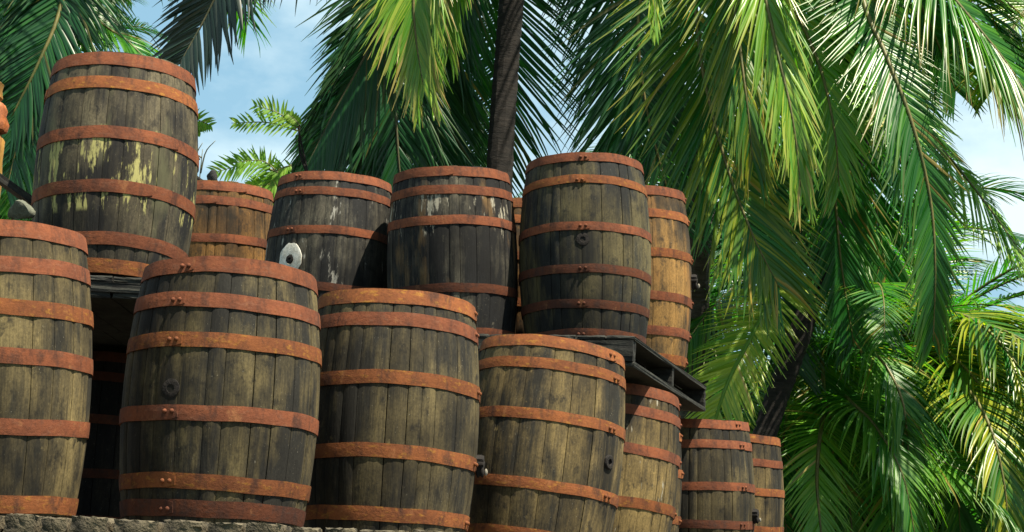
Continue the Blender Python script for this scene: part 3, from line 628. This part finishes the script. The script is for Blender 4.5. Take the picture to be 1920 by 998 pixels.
add_frond(rootV, [c3, (1620, 820, 14.0), (1720, 850, 13.6), (1830, 900, 13.4), (1930, 990, 13.3)], n_leaf=96, L=.78, ang=(62, 24), grav=.5, mat='lime', seed=45, width=.036, tone=.75, tip=.1, face=(0, -.5, 1))
add_frond(rootR, [(1500, 470, 13.2), (1445, 560, 12.9), (1402, 640, 12.7), (1364, 715, 12.6), (1338, 795, 12.6), (1325, 870, 12.6)], n_leaf=84, L=.46, ang=(62, 30), grav=.25, mat='bright', seed=46, width=.028, tone=.9, tip=.1, start=.1, rib=(.020, .008), ribmat=LEAF['bright'], face=(0, -.8, .6))
add_frond(rootV, [c3, (1540, 790, 13.6), (1530, 890, 13.3), (1535, 970, 13.2), (1545, 1060, 13.2)], n_leaf=90, L=.55, ang=(60, 30), grav=.25, mat='bright', seed=47, width=.028, tone=.2, tip=.1)
crown(rootV, Vt(1560, 720, 15.5), 14, .8, 9, mats=('lime', 'green', 'yellow'), emax=50)
c4 = (1725, 640, 16.5)
b = at(1770, 1060, 16.5); rootX = palm((b.x, b.y, 0), 'bright green palm with yellowish fronds arching to the right edge of the photo')
trunk_obj([(b.x, b.y, -.1), at(1760, 900, 16.5), at(1725, 650, 16.5)], .16, .12, BARK, rootX, 50)
add_frond(rootX, [c4, (1770, 655, 14.4), (1845, 735, 13.8), (1890, 820, 13.6), (1912, 920, 13.6)], n_leaf=90, L=.95, ang=(60, 24), grav=.8, mat='yellow', seed=51, width=.042, tone=.35, tip=.1, face=(0, -.4, 1))
add_frond(rootX, [c4, (1780, 590, 14.6), (1850, 620, 14.0), (1920, 710, 13.8), (1950, 820, 13.8)], n_leaf=90, L=.95, ang=(60, 26), grav=.7, mat='yellow', seed=52, width=.042, tone=.4, tip=.1, face=(0, -.4, 1))
add_frond(rootX, [c4, (1700, 600, 15.8), (1640, 640, 15.5), (1620, 740, 15.4), (1625, 850, 15.4)], n_leaf=86, L=.9, ang=(60, 26), grav=.7, mat='lime', seed=53, width=.042, tone=.4, tip=.1, face=(0, -.4, 1))
add_frond(rootX, [c4, (1735, 700, 14.4), (1760, 800, 14.0), (1790, 900, 13.9), (1800, 1010, 13.9)], n_leaf=92, L=.95, ang=(52, 26), grav=.5, mat='lime', seed=54, width=.042, tone=.5, tip=.1)
add_frond(rootX, [c4, (1700, 740, 14.2), (1680, 860, 13.4), (1672, 960, 13.2), (1675, 1050, 13.2)], n_leaf=96, L=.8, ang=(56, 26), grav=.4, mat='lime', seed=55, width=.036, tone=.85, tip=.1)
add_frond(rootX, [c4, (1790, 700, 14.2), (1850, 790, 13.4), (1880, 900, 13.2), (1890, 1010, 13.2)], n_leaf=96, L=.8, ang=(58, 26), grav=.5, mat='yellow', seed=56, width=.036, tone=.5, tip=.1, face=(0, -.5, 1))
crown(rootX, Vt(*c4), 16, 1.0, 13, mats=('lime', 'green', 'yellow'), emax=56)
# further palms that fill the right side
extra = [((1890, 790, 18), 14, .9, ('green', 'lime', 'dark'), 'far palm near the right edge, crown level with the bright sky gap'),
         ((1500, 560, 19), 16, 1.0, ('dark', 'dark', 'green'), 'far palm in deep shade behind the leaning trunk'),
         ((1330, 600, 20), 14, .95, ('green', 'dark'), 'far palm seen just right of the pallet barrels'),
         ((1620, 880, 17), 14, .9, ('lime', 'green'), 'low palm at the bottom of the photo behind the arching fronds'),
         ((1860, 860, 17), 16, .9, ('lime', 'lime', 'yellow', 'green'), 'low palm in the lower right corner'),
         ((1420, 900, 18), 14, .9, ('dark', 'green'), 'shaded low palm directly behind the farthest barrels')]
for i, (c, nf, s_, mts, lab) in enumerate(extra):
    b = at(c[0] + 30, 1060, c[2]); rt_ = palm((b.x, b.y, 0), lab)
    cc = at(*c); trunk_obj([(b.x, b.y, -.1), ((b.x * .5 + cc.x * .5) + .1, b.y, cc.z * .5), tuple(cc)], .16, .11, BARK, rt_, 50)
    crown(rt_, tuple(cc), nf, s_, 60 + i, mats=mts, emax=50 if i in (0, 3, 4) else 80)
# ---- palms on the left
b = at(60, 1060, 14); rootL = palm((b.x - 1.5, b.y, 0), 'palm at the left edge with fronds hanging behind the yellow flaked barrel')
cl = (40, -230, 13.5)
trunk_obj([(b.x - 1.5, b.y, -.1), at(-140, 500, 13.8), at(-60, 100, 13.6), at(40, -230, 13.5)], .15, .12, BARK, rootL)
add_frond(rootL, [cl, (120, -140, 13), (170, 20, 12.8), (240, 80, 12.7), (310, 150, 12.7)], n_leaf=80, L=.62, ang=(58, 26), grav=.7, mat='green', seed=71, width=.036, tone=.7, tip=.1, face=(0, -.4, 1))
add_frond(rootL, [cl, (60, -120, 12.8), (60, 60, 12.6), (40, 220, 12.5), (10, 360, 12.5)], n_leaf=92, L=.8, ang=(56, 30), grav=.3, mat='dark', seed=72, width=.038, tone=.5, tip=.1)
add_frond(rootL, [cl, (130, -120, 12.8), (110, 20, 12.6), (70, 120, 12.5), (20, 220, 12.5)], n_leaf=92, L=.8, ang=(56, 30), grav=.3, mat='dark', seed=73, width=.038, tone=.4, tip=.1, rib=(.026, .008))
add_frond(rootL, [cl, (90, -120, 13.4), (100, 60, 13.6), (90, 220, 13.8), (70, 380, 13.8)], n_leaf=92, L=.85, ang=(56, 30), grav=.3, mat='green', seed=74, width=.038, tone=.4, tip=.1)
add_frond(rootL, [cl, (0, -100, 13.6), (-10, 80, 13.8), (0, 240, 14), (20, 400, 14)], n_leaf=92, L=.85, ang=(56, 30), grav=.3, mat='green', seed=75, width=.038, tone=.6, tip=.1)
crown(rootL, Vt(*cl), 8, 1.0, 17, emin=30)
for i, (c, nf, lab) in enumerate([((60, 150, 19), 16, 'far palm behind the upper left barrel, blurred green fronds'), ((-60, 330, 18), 14, 'far palm at the left edge behind the carved post')]):
    b = at(c[0] - 60, 1060, c[2]); rt_ = palm((b.x, b.y, 0), lab); cc = at(*c)
    trunk_obj([(b.x, b.y, -.1), (b.x * .5 + cc.x * .5, b.y, cc.z * .5), tuple(cc)], .16, .11, BARK, rt_, 50)
    crown(rt_, tuple(cc), nf, .62, 80 + i, mats=('green', 'green', 'dark'))

# ---- feathery leaved tree in the sky gap
b = at(600, 1060, 11.8); ft = empty('feathery_tree', (b.x, b.y, 0)); tag(ft, 'slender tree with light green feathery leaves in the sky gap above the ochre barrel', 'tree')
V = []; Fc = []; tube(V, Fc, catmull([(0, 0, 0), np.array(at(600, 700, 11.8)) - np.array(ft.location), np.array(at(585, 400, 11.7)) - np.array(ft.location), np.array(at(556, 232, 11.6)) - np.array(ft.location)], 24), .018, .006, 7)
for q in ([(585, 400), (550, 350), (520, 325)], [(575, 330), (560, 280), (560, 235)], [(520, 325), (505, 350), (520, 380)]):
    tube(V, Fc, catmull([np.array(at(x, y, 11.65)) - np.array(ft.location) for x, y in q], 10), .012, .005, 6)
mesh_obj('trunk', V, Fc, BARK, ft)
def feather(pts, L, seed, Y=11.6, n_leaf=15, tone=.5, mat='fresh', grav=.35, width=.021):
    return add_frond(ft, [(x, y, Y) for x, y in pts], n_leaf=n_leaf, L=L, ang=(72, 42), grav=grav, mat=mat, seed=seed, width=width, tone=tone, tip=.0, seg=3, rib=(.006, .002), start=.05, ragged=.1)
feather([(556, 240), (520, 212), (475, 198)], .115, 1)
feather([(560, 246), (500, 230), (432, 231)], .115, 2)
feather([(560, 235), (548, 222), (535, 214)], .05, 3)
feather([(525, 326), (470, 308), (398, 324)], .15, 4, tone=.2)
feather([(525, 330), (490, 302), (430, 306)], .10, 5, tone=.1)
feather([(530, 335), (505, 345), (468, 352)], .12, 6, tone=.8)
feather([(545, 330), (520, 345), (505, 372)], .14, 7, tone=.6)
feather([(545, 310), (520, 320), (500, 352)], .12, 8, tone=.4)
feather([(330, 232), (362, 224), (395, 236)], .10, 9, tone=.5)
feather([(330, 245), (356, 238), (374, 248)], .08, 10, tone=.5)
for o in ft.children:
    if o.name.startswith('frond'): o.name = 'feathery_leaf'

# ---- bare thin twigs right of the yellow flaked barrel
b = at(372, 1060, 11.0); tw = empty('dry_shrub', (b.x, b.y, 0)); tag(tw, 'thin bare twigs against the sky just right of the yellow flaked barrel', 'shrub')
V = []; Fc = []
for q in ([(366, 420), (372, 340), (378, 280)], [(374, 325), (384, 285), (402, 264)], [(372, 300), (368, 286), (378, 268)], [(376, 296), (370, 292), (366, 296)]):
    tube(V, Fc, catmull([np.array(at(x, y, 11.0)) - np.array(tw.location) for x, y in q], 8), .006, .002, 5)
tube(V, Fc, catmull([(0, 0, 0), np.array(at(366, 420, 11.0)) - np.array(tw.location)], 6), .012, .006, 5)
mesh_obj('stem', V, Fc, RACHD, tw)

# ---- far-off wood behind the palms: one mass of leaves
rs = np.random.RandomState(5); lv = []; lf = []; tones = []
def clump(cx, cy, cz, rx, ry, rz, n_, s):
    for _ in range(n_):
        d = rs.normal(size=3); d /= np.linalg.norm(d); rr_ = rs.rand() ** .25
        p = np.array([cx + d[0] * rx * rr_, cy + d[1] * ry * rr_, max(.1, cz + d[2] * rz * rr_)])
        a = rs.normal(size=3); a /= np.linalg.norm(a); b_ = np.cross(a, rs.normal(size=3)); b_ /= np.linalg.norm(b_); q = s * rs.uniform(.6, 1.3); b0 = len(lv)
        lv.extend([tuple(p - a * q), tuple(p + b_ * q * .35), tuple(p + a * q), tuple(p - b_ * q * .35)]); lf.append((b0, b0 + 1, b0 + 2, b0 + 3)); tones.extend([rs.rand()] * 4)
for i in range(60):
    x = 1.0 + i * .24; Y = 25 + rs.uniform(-2, 3); clump(x, Y, rs.uniform(1.2, 2.4), 1.3, 1.2, rs.uniform(1.2, 2.3), 1100, .16)
for i in range(24):
    x = -9.5 + i * .27; Y = 24 + rs.uniform(-2, 3); clump(x, Y, rs.uniform(1.5, 3.5), 1.2, 1.2, rs.uniform(1.3, 2.0), 900, .16)
for i in range(26):
    x = -3.2 + i * .2; Y = 23 + rs.uniform(-1, 2); clump(x, Y, rs.uniform(1.2, 2.0), 1.0, 1.2, rs.uniform(1.3, 1.7), 600, .16)
me = bpy.data.meshes.new('distant_trees'); me.from_pydata(lv, [], lf); me.update(); me.materials.append(LEAF['lime'])
a_ = me.attributes.new('tone', 'FLOAT', 'POINT'); a_.data.foreach_set('value', tones)
o = bpy.data.objects.new('distant_trees', me); col.objects.link(o)
tag(o, 'dark green wood filling the background behind the palms', 'wood', kind='stuff')
